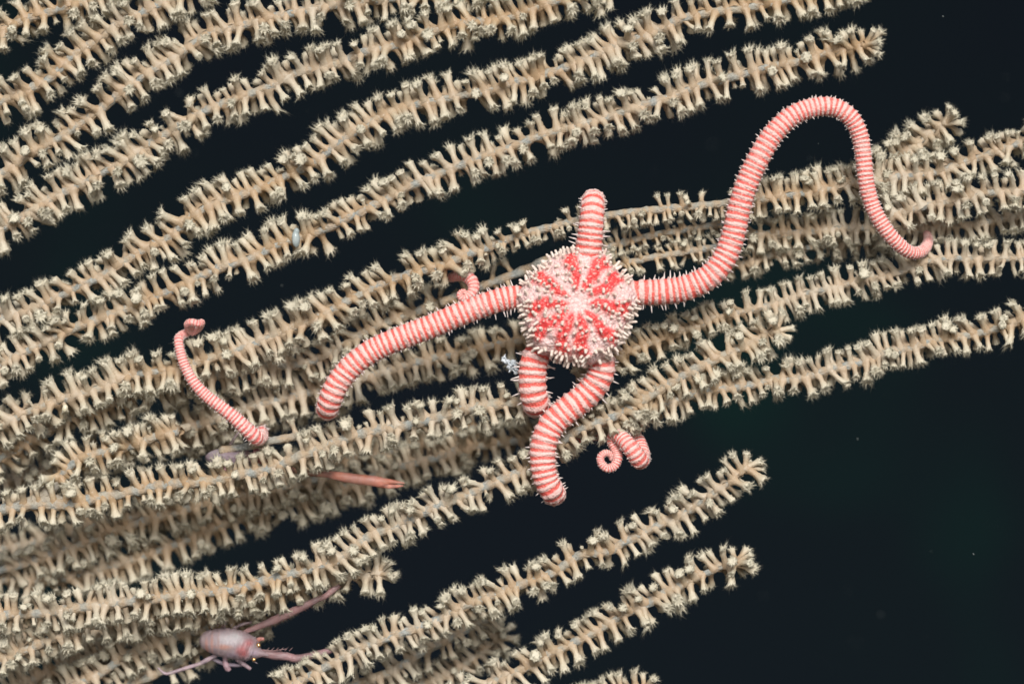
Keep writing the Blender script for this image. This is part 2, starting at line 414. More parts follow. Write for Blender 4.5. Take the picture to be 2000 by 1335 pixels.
# --- the branches that pass behind the big star
branch('coral branch with bare grey stem hooked by the upper arm of the big star',
       [(-50, 850), (0, 832), (60, 802), (136, 776), (186, 762), (220, 748), (268, 730), (336, 722), (410, 700), (453, 688), (527, 658), (583, 636), (617, 624), (667, 594), (700, 577), (754, 552), (810, 532), (867, 518), (907, 498), (960, 482)], 30)
branch('thin mostly bare coral twig crossing just behind the upper arm of the big star',
       [(940, 488), (1000, 465), (1070, 445), (1130, 430), (1199, 419), (1270, 411), (1350, 404), (1410, 398), (1460, 392)], 26, .66, 26, .30, 1, rad=8)
branch('dense coral branch running right from the long striped arm to the right edge',
       [(1440, 393), (1500, 387), (1560, 378), (1620, 368), (1670, 357), (1720, 348), (1780, 342), (1830, 336), (1874, 320), (1910, 308), (1950, 294), (2000, 276), (2060, 255)], 34, .93, 27, rad=8)
branch('short coral twig pointing up to the right beside the descending striped arm',
       [(1660, 372), (1712, 340), (1745, 314), (1790, 282), (1828, 252), (1850, 238)], 62, .98, 30, tip=True, rad=8)
branch('grey stemmed coral branch with large open polyps at the right edge',
       [(1720, 428), (1760, 414), (1788, 408), (1820, 400), (1860, 392), (1894, 384), (1920, 378), (1956, 375), (1985, 373), (2060, 384)], 10, .93, 34, rad=7.5)
branch('crowded coral branch running behind the lower part of the long arm to the right edge',
       [(1405, 452), (1440, 456), (1486, 457), (1568, 454), (1620, 448), (1670, 445), (1740, 450), (1800, 448), (1866, 440), (1930, 434), (2000, 416), (2060, 400)], 95, .86, 27, .8, 1, rad=7.5)
branch('shaded coral branch below the crowded one, between the two rises of the long arm',
       [(1400, 512), (1425, 515), (1450, 516), (1500, 500), (1560, 487), (1620, 477), (1690, 470), (1760, 462)], 125, .84, 28, .6, 1, rad=7.5)
branch('upper of two thin knobbly coral twigs between the disc and the rising arm',
       [(1150, 496), (1184, 484), (1265, 462), (1350, 447), (1425, 436)], 80, .60, 25, .6, 1, rad=7)
branch('lower of two thin knobbly coral twigs between the disc and the rising arm',
       [(1160, 530), (1199, 519), (1265, 505), (1350, 490), (1425, 480)], 66, .62, 25, .9, .8, rad=7)
branch('slender evenly feathered coral branch from under the disc to the right edge',
       [(1130, 742), (1180, 714), (1220, 690), (1280, 666), (1350, 640), (1400, 622), (1440, 611), (1480, 602), (1520, 592), (1560, 577), (1596, 568), (1634, 561), (1668, 551), (1701, 544), (1751, 535), (1801, 514), (1851, 505), (1901, 505), (1960, 505), (2060, 505)], 45, .84, 31, rad=6.5)
branch('grey noded coral branch crossing behind the left arm of the big star',
       [(-50, 915), (0, 895), (62, 860), (90, 846), (122, 824), (160, 808), (192, 798), (242, 780), (300, 762), (380, 742), (450, 728), (520, 715), (588, 710), (640, 692), (690, 664), (733, 637), (783, 619), (833, 602), (873, 588)], 95, .95, 33)
branch('bare brown coral stem running up behind the disc from the left arm',
       [(860, 592), (900, 575), (944, 558), (1000, 538), (1060, 512), (1120, 490)], 85, .8, 44, .15, .4, rad=9)
branch('shaded coral branch under the left arm of the big star',
       [(330, 846), (400, 826), (440, 812), (492, 794), (540, 782), (576, 774), (608, 765), (660, 750), (720, 736), (790, 714), (860, 697), (930, 682), (1000, 668), (1080, 655)], 135, .98, 33, rad=9)
branch('forked coral branch with a broad grey webbed fork near the left edge',
       [(-50, 1000), (0, 995), (67, 985), (133, 985), (183, 973), (240, 963), (290, 953), (350, 943), (400, 940), (463, 927), (521, 918), (560, 902), (590, 890), (636, 872), (682, 853), (728, 842), (797, 830), (880, 808), (920, 798), (1000, 785), (1030, 778)], 15, .92, 33, rad=11,
       fork=[[(20, 990, 2, 6), (70, 977, 0, 14), (98, 955, 2, 14), (116, 932, 5, 10), (152, 898, 14, 8.5), (190, 886, 20, 10), (250, 870, 30, 9), (320, 848, 45, 9), (372, 832, 60, 8)], [(40, 988, 2, 7), (90, 977, -1, 14), (130, 981, 0, 11), (175, 976, 4, 7)]])
branch('coral side branch rising from the webbed grey fork at left',
       [(108, 942), (130, 918), (156, 896), (186, 886), (224, 880), (250, 872), (284, 860), (316, 848), (348, 842)], 12, .92, 30, 1, .95)
branch('bare brown stem between the small striped arm and the branch in front',
       [(430, 880), (498, 868), (550, 857), (605, 847), (660, 838)], 60, .7, 60, .1, .15, rad=8)
# --- the lower fan
branch('long pale coral branch from the lower left edge to a free tip right of centre',
       [(-50, 1205), (0, 1200), (67, 1197), (133, 1190), (200, 1180), (293, 1170), (367, 1159), (417, 1156), (467, 1148), (533, 1130), (617, 1107), (667, 1090), (717, 1050), (784, 1023), (834, 997), (884, 977), (954, 947), (1034, 913), (1080, 876), (1127, 840), (1200, 812), (1250, 784), (1284, 764), (1334, 734), (1384, 708), (1434, 685), (1467, 672), (1497, 652), (1518, 646)], 5, .92, 32, tip=True, rad=10)
branch('lumpy coral branch at right whose right end leaves the photo below the slender one',
       [(1150, 838), (1210, 818), (1270, 797), (1334, 777), (1367, 764), (1417, 758), (1467, 752), (1514, 740), (1540, 742), (1580, 735), (1617, 722), (1651, 716), (1701, 702), (1734, 688), (1784, 678), (1834, 662), (1884, 656), (1951, 640), (2000, 622), (2060, 600)], 22, .90, 28, rad=9)
branch('shaded coral branch deep behind the red claw, ending under the lower arms',
       [(-50, 1150), (18, 1128), (90, 1135), (180, 1115), (250, 1095), (311, 1075), (391, 1043), (433, 1025), (490, 1004), (550, 988), (615, 970), (680, 950), (750, 925), (800, 907), (865, 890), (905, 877), (960, 867), (1035, 855), (1110, 828)], 215, 1.0, 33, rad=9.5)
branch('dim coral branch hidden under the forked one at the left edge',
       [(-50, 1125), (30, 1105), (113, 1078), (160, 1062), (230, 1035), (300, 1012), (400, 984), (480, 965), (560, 950), (650, 928)], 185, 1.0, 33, .9, .9)
branch('coral branch with a starburst of polyps at its tip under the long pale branch',
       [(-50, 1305), (0, 1288), (63, 1263), (125, 1235), (200, 1218), (280, 1203), (380, 1185), (480, 1166), (560, 1150), (620, 1138), (667, 1128), (720, 1123), (742, 1121)], 48, .95, 33, tip=True)
branch('shaded coral branch meeting the bottom left edge left of the squat lobster',
       [(110, 1350), (163, 1329), (206, 1308), (241, 1281), (290, 1262), (340, 1243), (400, 1226), (470, 1200), (560, 1170)], 130, 1.0, 34, .9, .9)
branch('coral branch under the thin legs of the squat lobster at the bottom edge',
       [(230, 1350), (271, 1329), (306, 1315), (350, 1292), (400, 1264), (450, 1238), (520, 1205)], 160, .95, 36, .8, .8)
branch('dim coral branch in the bottom left corner',
       [(-50, 1385), (10, 1350), (70, 1325), (130, 1300), (190, 1280), (250, 1262)], 180, 1.0, 34)
branch('long coral branch at lower centre with its free tip left of the open water',
       [(520, 1352), (580, 1332), (640, 1300), (690, 1272), (734, 1253), (824, 1223), (867, 1203), (914, 1180), (967, 1160), (1020, 1140), (1067, 1123), (1094, 1110), (1134, 1083), (1187, 1077), (1217, 1060), (1277, 1030), (1334, 1003), (1377, 973), (1411, 950), (1440, 928), (1458, 912)], 12, .90, 34, tip=True)
branch('lowest long coral branch with a blunt free tip above the bottom edge',
       [(860, 1372), (920, 1348), (964, 1330), (1027, 1303), (1064, 1280), (1114, 1257), (1167, 1230), (1217, 1200), (1267, 1177), (1300, 1157), (1351, 1131), (1384, 1117), (1427, 1101), (1444, 1098)], 0, .92, 33, tip=True)
branch('blurred coral branch behind, between the two long branches at lower centre',
       [(700, 1385), (770, 1358), (830, 1334), (884, 1312), (917, 1290), (955, 1262), (978, 1240)], 190, .95, 36, tip=True)
branch('shaded coral branch low behind the long lower centre branch',
       [(600, 1360), (680, 1340), (760, 1312), (830, 1270), (890, 1240), (960, 1200)], 120, .9, 36, .6, .9)
branch('deepest dim coral branch between the forked branch and the squat lobster',
       [(-50, 1078), (60, 1062), (160, 1030), (260, 1012), (360, 980), (470, 950), (580, 925), (700, 890), (820, 868), (930, 836)], 280, 1.02, 33)
branch('dim coral branch filling the gap under the grey noded branch at left',
       [(-50, 945), (50, 930), (150, 905), (260, 868), (370, 850), (470, 826), (570, 790), (660, 772)], 210, 1.0, 33)
branch('dim coral branch filling the gap beside the squat lobster legs',
       [(-50, 1262), (60, 1240), (170, 1232), (280, 1215), (380, 1210), (480, 1186)], 230, 1.0, 33)
branch('tip of a coral branch peeping over the bottom edge',
       [(1080, 1395), (1160, 1365), (1220, 1348), (1262, 1345)], 40, .85, 33, tip=True)

# ------------------------------------------------------------------ brittle stars
def arm_parts(path, period=.55, ns=44, start_pink=0.0, end_pink=1.0, spine_scale=1.0):
    """path: (px, py, depth, radius). returns mesh part + spines (list of matrices)"""
    cc = catmull(np.array(path, float), 16)
    C = np.concatenate([np.array([P(*c[:3]) for c in cc]), cc[:, 3:4] * S], 1)
    C, total = resample(C, 900)
    ds = total / 899; ucum = np.concatenate([[0], np.cumsum(ds / (C[:-1, 3] * period))])
    nseg = int(ucum[-1]); per = 8; n = nseg * per + 1
    jit = np.concatenate([[0], np.cumsum(rng.uniform(.8, 1.2, nseg))]); jit *= ucum[-1] / jit[-1]
    uu = np.interp(np.linspace(0, nseg, n), np.arange(nseg + 1), jit)
    C = np.stack([np.interp(uu, ucum, C[:, k]) for k in range(4)], 1)
    X, R = C[:, :3], C[:, 3]; uu = np.linspace(0, nseg, n)
    T, N, B = frames(X, (0, -1, 0))
    # keep the dorsal side turned to the viewer where the arm allows it
    for i in range(n):
        v = np.array((0, -1.0, .15)); v -= T[i] * v.dot(T[i]); l = np.linalg.norm(v)
        if l > .35: N[i] = v / l; B[i] = np.cross(T[i], N[i])
    a = np.linspace(0, 2 * math.pi, ns, endpoint=False)
    f = uu % 1
    prof = 1 + .075 * np.exp(-((f - .2) / .17) ** 2) - .035 * np.exp(-((f - .68) / .2) ** 2)
    rr = R[:, None] * prof[:, None] * (1 + (.012 + .038 * np.exp(-((f - .2) / .14) ** 2))[:, None] * rng.standard_normal((n, ns)))
    rr *= 1 + .05 * (np.cos(2 * a)[None] * -.4)
    V = X[:, None] + rr[..., None] * (np.cos(a)[None, :, None] * N[:, None] + np.sin(a)[None, :, None] * B[:, None])
    V = V.reshape(-1, 3); V = np.vstack([V, X[0], X[-1] + T[-1] * R[-1] * .6]); k = n * ns
    j = np.arange(ns); j2 = (j + 1) % ns
    caps = np.vstack([np.stack([np.full(ns, k), j2, j], 1), np.stack([np.full(ns, k + 1), (n - 1) * ns + j, (n - 1) * ns + j2], 1)])
    dors = np.repeat((np.cos(a) * .5 + .5)[None], n, 0).ravel()
    w = np.linspace(start_pink, end_pink, n) ** 1.4
    at = {'u': np.concatenate([np.repeat(uu, ns), [0, uu[-1]]]), 'dorsal': np.concatenate([dors, [0, 0]]), 'w': np.concatenate([np.repeat(w, ns), [0, w[-1]]]), 'red': 0.0}
    sp = []
    for q in range(nseg):
        i = q * per + 2
        for sg in (-1, 1):
            for e in range(2 if q < 10 else 1):
                el = math.radians(rng.uniform(-6, 12) if e == 0 else rng.uniform(-50, -28))
                d = math.cos(el) * sg * B[i] + math.sin(el) * N[i] + T[i] * rng.normal(.12, .15); d /= np.linalg.norm(d)
                L = R[i] * (rng.uniform(.45, .8) if q < 9 else rng.uniform(.24, .46) * (1.25 - q / nseg * .5)) * spine_scale
                sp.append((X[i] + d * R[i] * .93, d, L, R[i] * .06))
    return (V, [grid_faces(n, ns), caps], at, None), sp

def peg_mesh(name, mat, prof, ns=8):
    a = np.linspace(0, 2 * math.pi, ns, endpoint=False)
    V = np.vstack([np.stack([r * np.cos(a), r * np.sin(a), np.full(ns, z)], 1) for z, r in prof]); n = len(prof)
    V = np.vstack([V, [[0, 0, prof[-1][0] + .02]]]); j = np.arange(ns)
    return V, [grid_faces(n, ns), np.stack([(n - 1) * ns + j, (n - 1) * ns + (j + 1) % ns, np.full(ns, n * ns)], 1)]

PEG = peg_mesh('papilla', M_PEG, [(-.1, .27), (.1, .23), (.4, .19), (.65, .18), (.8, .175), (.92, .13), (.98, .06)])
SPN = peg_mesh('spine', M_SPINE, [(-.15, 1.5), (.15, 1.25), (.5, .95), (.8, .6), (.97, .25)], 6)
ME_PEG = [mesh('papilla', PEG[0] + rng.normal(0, .012, PEG[0].shape) + np.outer(PEG[0][:, 2] ** 2 * b, (1, .3, 0)), PEG[1], M_PEG) for b in (0, .1, -.1, .18)]

def scatter_parts(name, plural, root, items, base, mat, shape, cap=100):
    """items: (point, dir, length, radius) in world space; the nearest `cap` are objects, the rest one mesh"""
    r = np.random.default_rng(3); o0 = np.array(base)
    items = sorted(items, key=lambda t: -(t[2] - .25 * t[0][1]))
    sm = mesh(name, shape[0], shape[1], mat)
    for (p, d, L, w) in items[:cap]:
        M = np.eye(4); M[:3, :3] = rot_to(d, r) @ np.diag((w, w, L)); M[:3, 3] = p - o0
        obj(name, sm, root, Matrix(M))
    if len(items) > cap:
        parts = [((shape[0] * np.array((w, w, L))) @ rot_to(d, r).T + (p - o0), shape[1], None, None) for (p, d, L, w) in items[cap:]]
        V, F, _, _ = join(parts); o = obj(plural, mesh(plural, V, F, mat), root); o['kind'] = 'stuff'

def big_star():
    cx, cy = 1128, 598; d0 = -58; base = P(cx, cy, d0)
    root = empty('brittle_star', base)
    tag(root, 'large red and white brittle star with spiny disc and five thick striped arms', 'brittle star')
    arms_deg = [77, 13, -72, -128, 170]
    # disc
    nr, nt = 70, 240; Rd, H = 105.0, 48.0
    al = np.linspace(.004, math.pi - .004, nr); th = np.linspace(0, 2 * math.pi, nt, endpoint=False); thd = np.degrees(th)
    def ang(a, b): return (a - b + 180) % 360 - 180
    Ro = np.full(nt, Rd); 
    for A in arms_deg: Ro += 13 * np.exp(-(ang(thd, A) / 15) ** 2)
    Ro += 2.6 * np.sin(7 * th + 1) + 2.0 * np.sin(13 * th) + 1.2 * np.sin(23 * th + 2)
    red = np.zeros((nr, nt)); hgt = np.zeros((nr, nt))
    rad = np.sin(al) ** .75
    srt = sorted(a % 360 for a in arms_deg)
    for A in srt:
        q = srt.index(A); gap = {1: (srt[(q + 1) % 5] - A) % 360, -1: (A - srt[q - 1]) % 360}
        for sg in (-1, 1):
            dd = ang(thd, A + sg * (gap[sg] * .26 + rng.normal(0, 1.5)))[None] + sg * 3 * np.sin(rad[:, None] * 4) + 2.5 * np.sin(rad[:, None] * 13 + A)
            wid = rng.uniform(9.5, 12) / (rad[:, None] + .15) ** .35
            prof = np.exp(-(dd / wid) ** 2) * np.clip((rad[:, None] - .12) / .18, 0, 1) * np.clip((1.0 - rad[:, None]) / .14, 0, 1) ** .6
            red = np.maximum(red, prof * (al[:, None] < 1.7)); hgt += 7 * prof
        dd = ang(thd, A)[None]
        red -= .35 * np.exp(-(dd / 9) ** 2) * np.clip((rad[:, None] - .5) / .3, 0, 1)
    hgt += (rng.normal(0, .8, hgt.shape) + 2.2 * np.sin(rad[:, None] * 31 + 3 * np.sin(5 * th)[None]) * np.sin(9 * th + rad[:, None] * 8)) * np.clip((rad[:, None] - .08) / .3, 0, 1)
    x = Ro[None] * rad[:, None] * np.cos(th); z = Ro[None] * rad[:, None] * np.sin(th)
    flat = np.cos(al)[:, None]; y = -np.sign(flat) * np.abs(flat) ** .8 * H * np.where(flat > 0, 1, .7) - hgt * np.clip(flat + .15, 0, 1) * 1.1
    y = y * np.ones((1, nt))
    V = np.stack([x, y, z], -1).reshape(-1, 3) * S
    tilt = Matrix.Rotation(math.radians(-9), 3, 'X'); tm = np.array(tilt)
    V = V @ tm.T + base
    k = len(V); V = np.vstack([V, V[:nt].mean(0), V[-nt:].mean(0)]); j = np.arange(nt); j2 = (j + 1) % nt
    caps = np.vstack([np.stack([np.full(nt, k), j, j2], 1), np.stack([np.full(nt, k + 1), (nr - 1) * nt + j2, (nr - 1) * nt + j], 1)])
    parts = [(V, [grid_faces(nr, nt)[:, ::-1], caps], {'u': 0.0, 'dorsal': 0.0, 'w': 0.0, 'red': np.concatenate([red.ravel(), [0, 0]])}, None)]
    nd = len(parts[0][1][0]) + 0
    spines = []
    arms = [
        [(1138, 560, -40, 22), (1147, 505, -52, 25), (1152, 465, -58, 24.5), (1156, 425, -58, 23), (1158, 398, -42, 22), (1159, 391, -10, 21), (1158, 394, 30, 19), (1157, 402, 75, 16), (1156, 410, 110, 13)],
        [(1205, 585, -40, 20), (1245, 572, -52, 23.5), (1290, 570, -54, 24.5), (1340, 562, -55, 24), (1385, 540, -58, 23.5), (1414, 506, -60, 23), (1432, 460, -62, 22.5), (1443, 410, -64, 22), (1460, 355, -66, 21.5), (1485, 303, -66, 21), (1511, 261, -64, 20), (1547, 227, -60, 19), (1590, 210, -56, 18.2), (1630, 210, -52, 17.5), (1662, 231, -48, 16.8), (1680, 267, -44, 16), (1687, 312, -42, 15.5), (1692, 357, -40, 15), (1705, 405, -38, 14.5), (1728, 446, -36, 14), (1754, 476, -28, 13.2), (1776, 492, -14, 12.2), (1795, 493, 6, 11.2), (1808, 483, 34, 10.2), (1813, 468, 66, 9), (1810, 454, 98, 7.5)],
        [(1150, 660, -35, 20), (1174, 700, -42, 24.5), (1170, 738, -40, 25.5), (1144, 772, -38, 26), (1106, 802, -40, 26), (1076, 832, -42, 25.5), (1062, 868, -44, 25), (1060, 905, -44, 24), (1067, 938, -42, 23), (1078, 958, -34, 22), (1083, 965, -8, 21), (1079, 956, 34, 20), (1070, 925, 90, 19), (1074, 882, 112, 18), (1120, 852, 104, 17), (1175, 842, 88, 16.5), (1214, 842, 70, 16), (1240, 856, 50, 15.5), (1251, 880, 30, 16), (1252, 898, 4, 16.5), (1246, 893, -14, 17), (1230, 872, -20, 15.5), (1212, 853, -6, 14), (1200, 850, 8, 12), (1196, 862, 12, 10.5), (1204, 880, 6, 9.6), (1206, 896, -2, 9), (1199, 910, -5, 8.5), (1186, 914, -6, 8), (1175, 905, -5, 7.6), (1173, 892, -4, 7), (1182, 884, -2, 6.5), (1192, 887, 2, 5.8), (1195, 897, 6, 5)],
        [(1070, 660, -35, 20), (1046, 698, -36, 26), (1040, 732, -36, 26.5), (1041, 762, -34, 26), (1046, 785, -24, 25), (1049, 791, 4, 24), (1048, 786, 40, 20), (1047, 778, 80, 16), (1046, 770, 115, 13)],
        [(1060, 590, -38, 20), (1010, 580, -48, 22), (962, 590, -50, 22.5), (900, 613, -50, 22.5), (840, 638, -50, 22.5), (782, 660, -49, 22.5), (730, 683, -48, 22.5), (690, 712, -47, 22.5), (661, 746, -45, 22.5), (647, 775, -40, 22), (640, 795, -26, 21), (640, 799, 0, 20), (643, 792, 34, 17), (648, 782, 75, 14), (654, 772, 110, 12)],
    ]
    ep = [.2, .95, 1.0, .2, .25]
    for p, e in zip(arms, ep):
        part, sp = arm_parts(p, end_pink=e); parts.append(part); spines += [s for s in sp if s[0][1] < 25 * S]
    V, F, A, _ = join(parts)
    me = mesh('body', V - base, F, M_ARM, A); me.materials.append(M_DISC)
    # disc faces take the disc skin
    ndv = len(parts[0][0]); mi = np.zeros(len(me.polygons), np.int32)
    ls = np.zeros(len(me.polygons), np.int32); me.polygons.foreach_get('loop_start', ls)
    vi = np.zeros(len(me.loops), np.int32); me.loops.foreach_get('vertex_index', vi)
    mi[vi[ls] < ndv] = 1; me.polygons.foreach_set('material_index', mi)
    obj('body', me, root)
    # papillae over the disc
    items = []; Dv = parts[0][0][:nr * nt].reshape(nr, nt, 3)
    Nn = np.cross(np.gradient(Dv, axis=0), np.roll(Dv, -1, 1) - np.roll(Dv, 1, 1)); Nn /= np.linalg.norm(Nn, axis=2)[..., None] + 1e-12
    flip = np.sign(np.sum(Nn * (Dv - base), axis=2)); Nn *= flip[..., None]
    pts2 = []
    tries = 0
    while tries < 9000 and len(items) < 285:
        tries += 1
        i = int(np.searchsorted(al, rng.uniform(.1, 1.75) if rng.random() < .62 else rng.uniform(1.0, 1.95))); i = min(i, nr - 1); t = rng.integers(nt)
        p = Dv[i, t]
        prob = .5 + .6 * max(0, red[i, t]) + (.55 if al[i] > 1.25 else 0)
        if min(abs(ang(thd[t], A)) for A in arms_deg) < 9 and al[i] > 1.15: prob = .06
        if rng.random() > prob: continue
        md = 8.6 if rad[i] < .75 else 7.6
        if any(np.sum((p - q) ** 2) < (md * S) ** 2 for q in pts2): continue
        pts2.append(p)
        nrm = Nn[i, t]; out = (p - base); out[1] = 0; out /= np.linalg.norm(out) + 1e-9
        d = nrm + out * .12 + np.array((0, -.35, .0)) * (al[i] < 1.25) + rng.normal(0, .24, 3); d /= np.linalg.norm(d)
        L = (rng.uniform(8, 14) if al[i] < 1.15 else rng.uniform(9, 16)) * S; w = rng.uniform(13, 18) * S
        if rad[i] < .25: L *= .6; w *= .75
        items.append((p, d, L, w))
    scatter_parts('papilla', 'papillae', root, items, base, M_PEG, PEG)
    scatter_parts('spine', 'spines', root, spines, base, M_SPINE, SPN)
    return root
big_star()

def small_star(label, paths, pink=0.3, disc=None, mat=None, spine=1.0):
    base = P(*paths[0][0][:3]); root = empty('brittle_star', base); tag(root, label, 'brittle star', 'brittle stars on the coral')
    parts, spines = [], []
    for p in paths:
        part, sp = arm_parts(p, start_pink=pink, end_pink=1.0, ns=28, spine_scale=spine, period=.62); parts.append(part); spines += sp
    if disc:
        cx, cy, dd, rr = disc; c = P(cx, cy, dd); nr, nt = 20, 40
        al = np.linspace(.01, math.pi - .01, nr); th = np.linspace(0, 2 * math.pi, nt, endpoint=False)
        Ro = rr * (1 + .1 * np.cos(5 * th)) * S
        V = np.stack([np.sin(al)[:, None] * np.cos(th) * Ro, -np.cos(al)[:, None] * rr * .45 * S * np.ones(nt), np.sin(al)[:, None] * np.sin(th) * Ro], -1).reshape(-1, 3) + c
        V += rng.normal(0, .6 * S, V.shape)
        parts.append((V, [grid_faces(nr, nt)], {'u': .7, 'dorsal': .6, 'w': .9, 'red': 0.0}, None))
    V, F, A, _ = join(parts); obj('body', mesh('body', V - base, F, mat or M_ARM_PINK, A), root)
    scatter_parts('spine', 'spines', root, spines, base, M_SPINE, SPN)
    return root

small_star('small pink brittle star lifting one thin striped arm with curled tip at left',
    [[(510, 838, 130, 8), (511, 842, 90, 10), (511, 848, 50, 12.5), (507, 855, 18, 14), (498, 852, -4, 14.5), (480, 836, -14, 14), (456, 814, -18, 13), (428, 792, -20, 12), (400, 770, -21, 11.2), (377, 744, -22, 10.4), (361, 714, -22, 9.6), (352, 686, -20, 9.0), (349, 664, -12, 8.6), (354, 655, 8, 8.2), (364, 650, 22, 7.8), (372, 640, 10, 7.4), (366, 634, -8, 7), (374, 629, -20, 7), (388, 632, -16, 6.6), (394, 630, 2, 6.4), (388, 642, 16, 6), (376, 650, 18, 5.6), (366, 642, 6, 5.2), (372, 634, -6, 5)]],
    .25, spine=1.25)
small_star('pale pink brittle star arm curling out between branches just above the left striped arm',
    [[(880, 542, 66, 9), (903, 537, 30, 11), (921, 548, 18, 12), (925, 565, 10, 11), (916, 579, 4, 9.5), (904, 583, 2, 8), (898, 575, 2, 6.4), (905, 569, 2, 5.2), (911, 575, 2, 4)]],
    .75, spine=.3)
# ------------------------------------------------------------------ squat lobsters
def lobster(label, body_path, body_rad, limbs, eyes, patches, base_col, depth, spikes=(), mat=None):
    base = P(body_path[0][0], body_path[0][1], depth); root = empty('squat_lobster', base)
    tag(root, label, 'squat lobster', 'squat lobsters among the branches')
    parts = []
    cc = catmull(np.array([(a, b, depth + c, r) for (a, b, c), r in zip(body_path, body_rad)], float), 10)
    C = np.array([P(*c[:3]) for c in cc]); q = np.arange(len(cc)); V, F = tube(C, cc[:, 3] * S * (1 + .010 * np.sin(q * 1.15) + .012 * np.sin(q * 2.3)), 36, flat=.92, jit=.022)
    col = np.ones((len(V), 3)) * np.array(base_col)
    for (px, py, rx, ry, c) in patches:
        q = P(px, py, depth); dx = (V[:, 0] - q[0]) / (rx * S); dz = (V[:, 2] - q[2]) / (ry * S)
        w = np.clip(1.3 - np.sqrt(dx * dx + dz * dz), 0, 1)[:, None] * (V[:, 1:2] < q[1] + 8 * S)
        col = col * (1 - w) + np.array(c) * w
    # growth lines across the carapace
    parts.append((V, F, None, col))
    for pts, c in limbs:
        lc = catmull(np.array([(a, b, depth + dd, r) for a, b, dd, r in pts], float), 8)
        C = np.array([P(*x[:3]) for x in lc]); V, F = tube(C, lc[:, 3] * S, 12, jit=.04)
        f = np.repeat(np.linspace(0, 1, len(lc)), 12); f = np.concatenate([f, [0, 1]])
        cl = np.ones((len(V), 3)) * np.array(c) * (1 + .18 * np.sin(f * 17))[:, None]
        parts.append((V, F, None, cl))
    for (x0, y0, x1, y1, r, c) in spikes:
        C = np.array([P(x0, y0, depth - 4), P((x0 + x1) / 2, (y0 + y1) / 2, depth - 6), P(x1, y1, depth - 7)])
        V, F = tube(C, np.array((r, r * .6, .15)) * S, 6); parts.append((V, F, None, np.array(c)))
    V, F, _, cols = join(parts); obj('body', mesh('body', V - base, F, mat or M_LOB, None, cols), root)
    for (ex, ey, ed, er) in eyes:
        e = bpy.data.meshes.new('eye')
        a = np.linspace(.01, math.pi - .01, 10); b = np.linspace(0, 2 * math.pi, 16, endpoint=False)
        V = np.stack([np.sin(a)[:, None] * np.cos(b), np.cos(a)[:, None] * np.ones(16), np.sin(a)[:, None] * np.sin(b)], -1).reshape(-1, 3) * er * S + (P(ex, ey, depth + ed) - base)
        o = obj('eye', mesh('eye', V, [grid_faces(10, 16)], M_EYE), root)
    return root

def eye_material():
    k = NT('gold_eye')
    lw = k.n('LayerWeight', {'Blend': .35}).outputs['Facing']
    geo = k.n('NewGeometry').outputs['Position']
    col = k.ramp(k.noise(geo, 900, 1), [(.4, (.75, .42, .16)), (.7, (.85, .60, .30))])
    return k.surface(k.n('BsdfPrincipled', {'Base Color': col, 'Metallic': .75, 'Roughness': .16}).outputs[0])
M_EYE = eye_material()
LAV = (.36, .27, .285); PINK = (.33, .185, .18); SAL = (.46, .17, .125)
hairs = [(524 + i * 6, 1217 - i * 2.9, 530 + i * 6.1 + (i % 3), 1226 - i * 2.9, 1.6, SAL) for i in range(19)] + [(412 + i * 13, 1226 - (i % 2) * 4, 416 + i * 13, 1216 - (i % 3) * 3, 1.8, LAV) for i in range(5)] + [(492, 1248, 502, 1242, 2.2, LAV), (494, 1290, 504, 1295, 2.0, LAV)] + [(520 + i * 9, 1270, 527 + i * 9, 1263, 1.3, PINK) for i in range(6)]
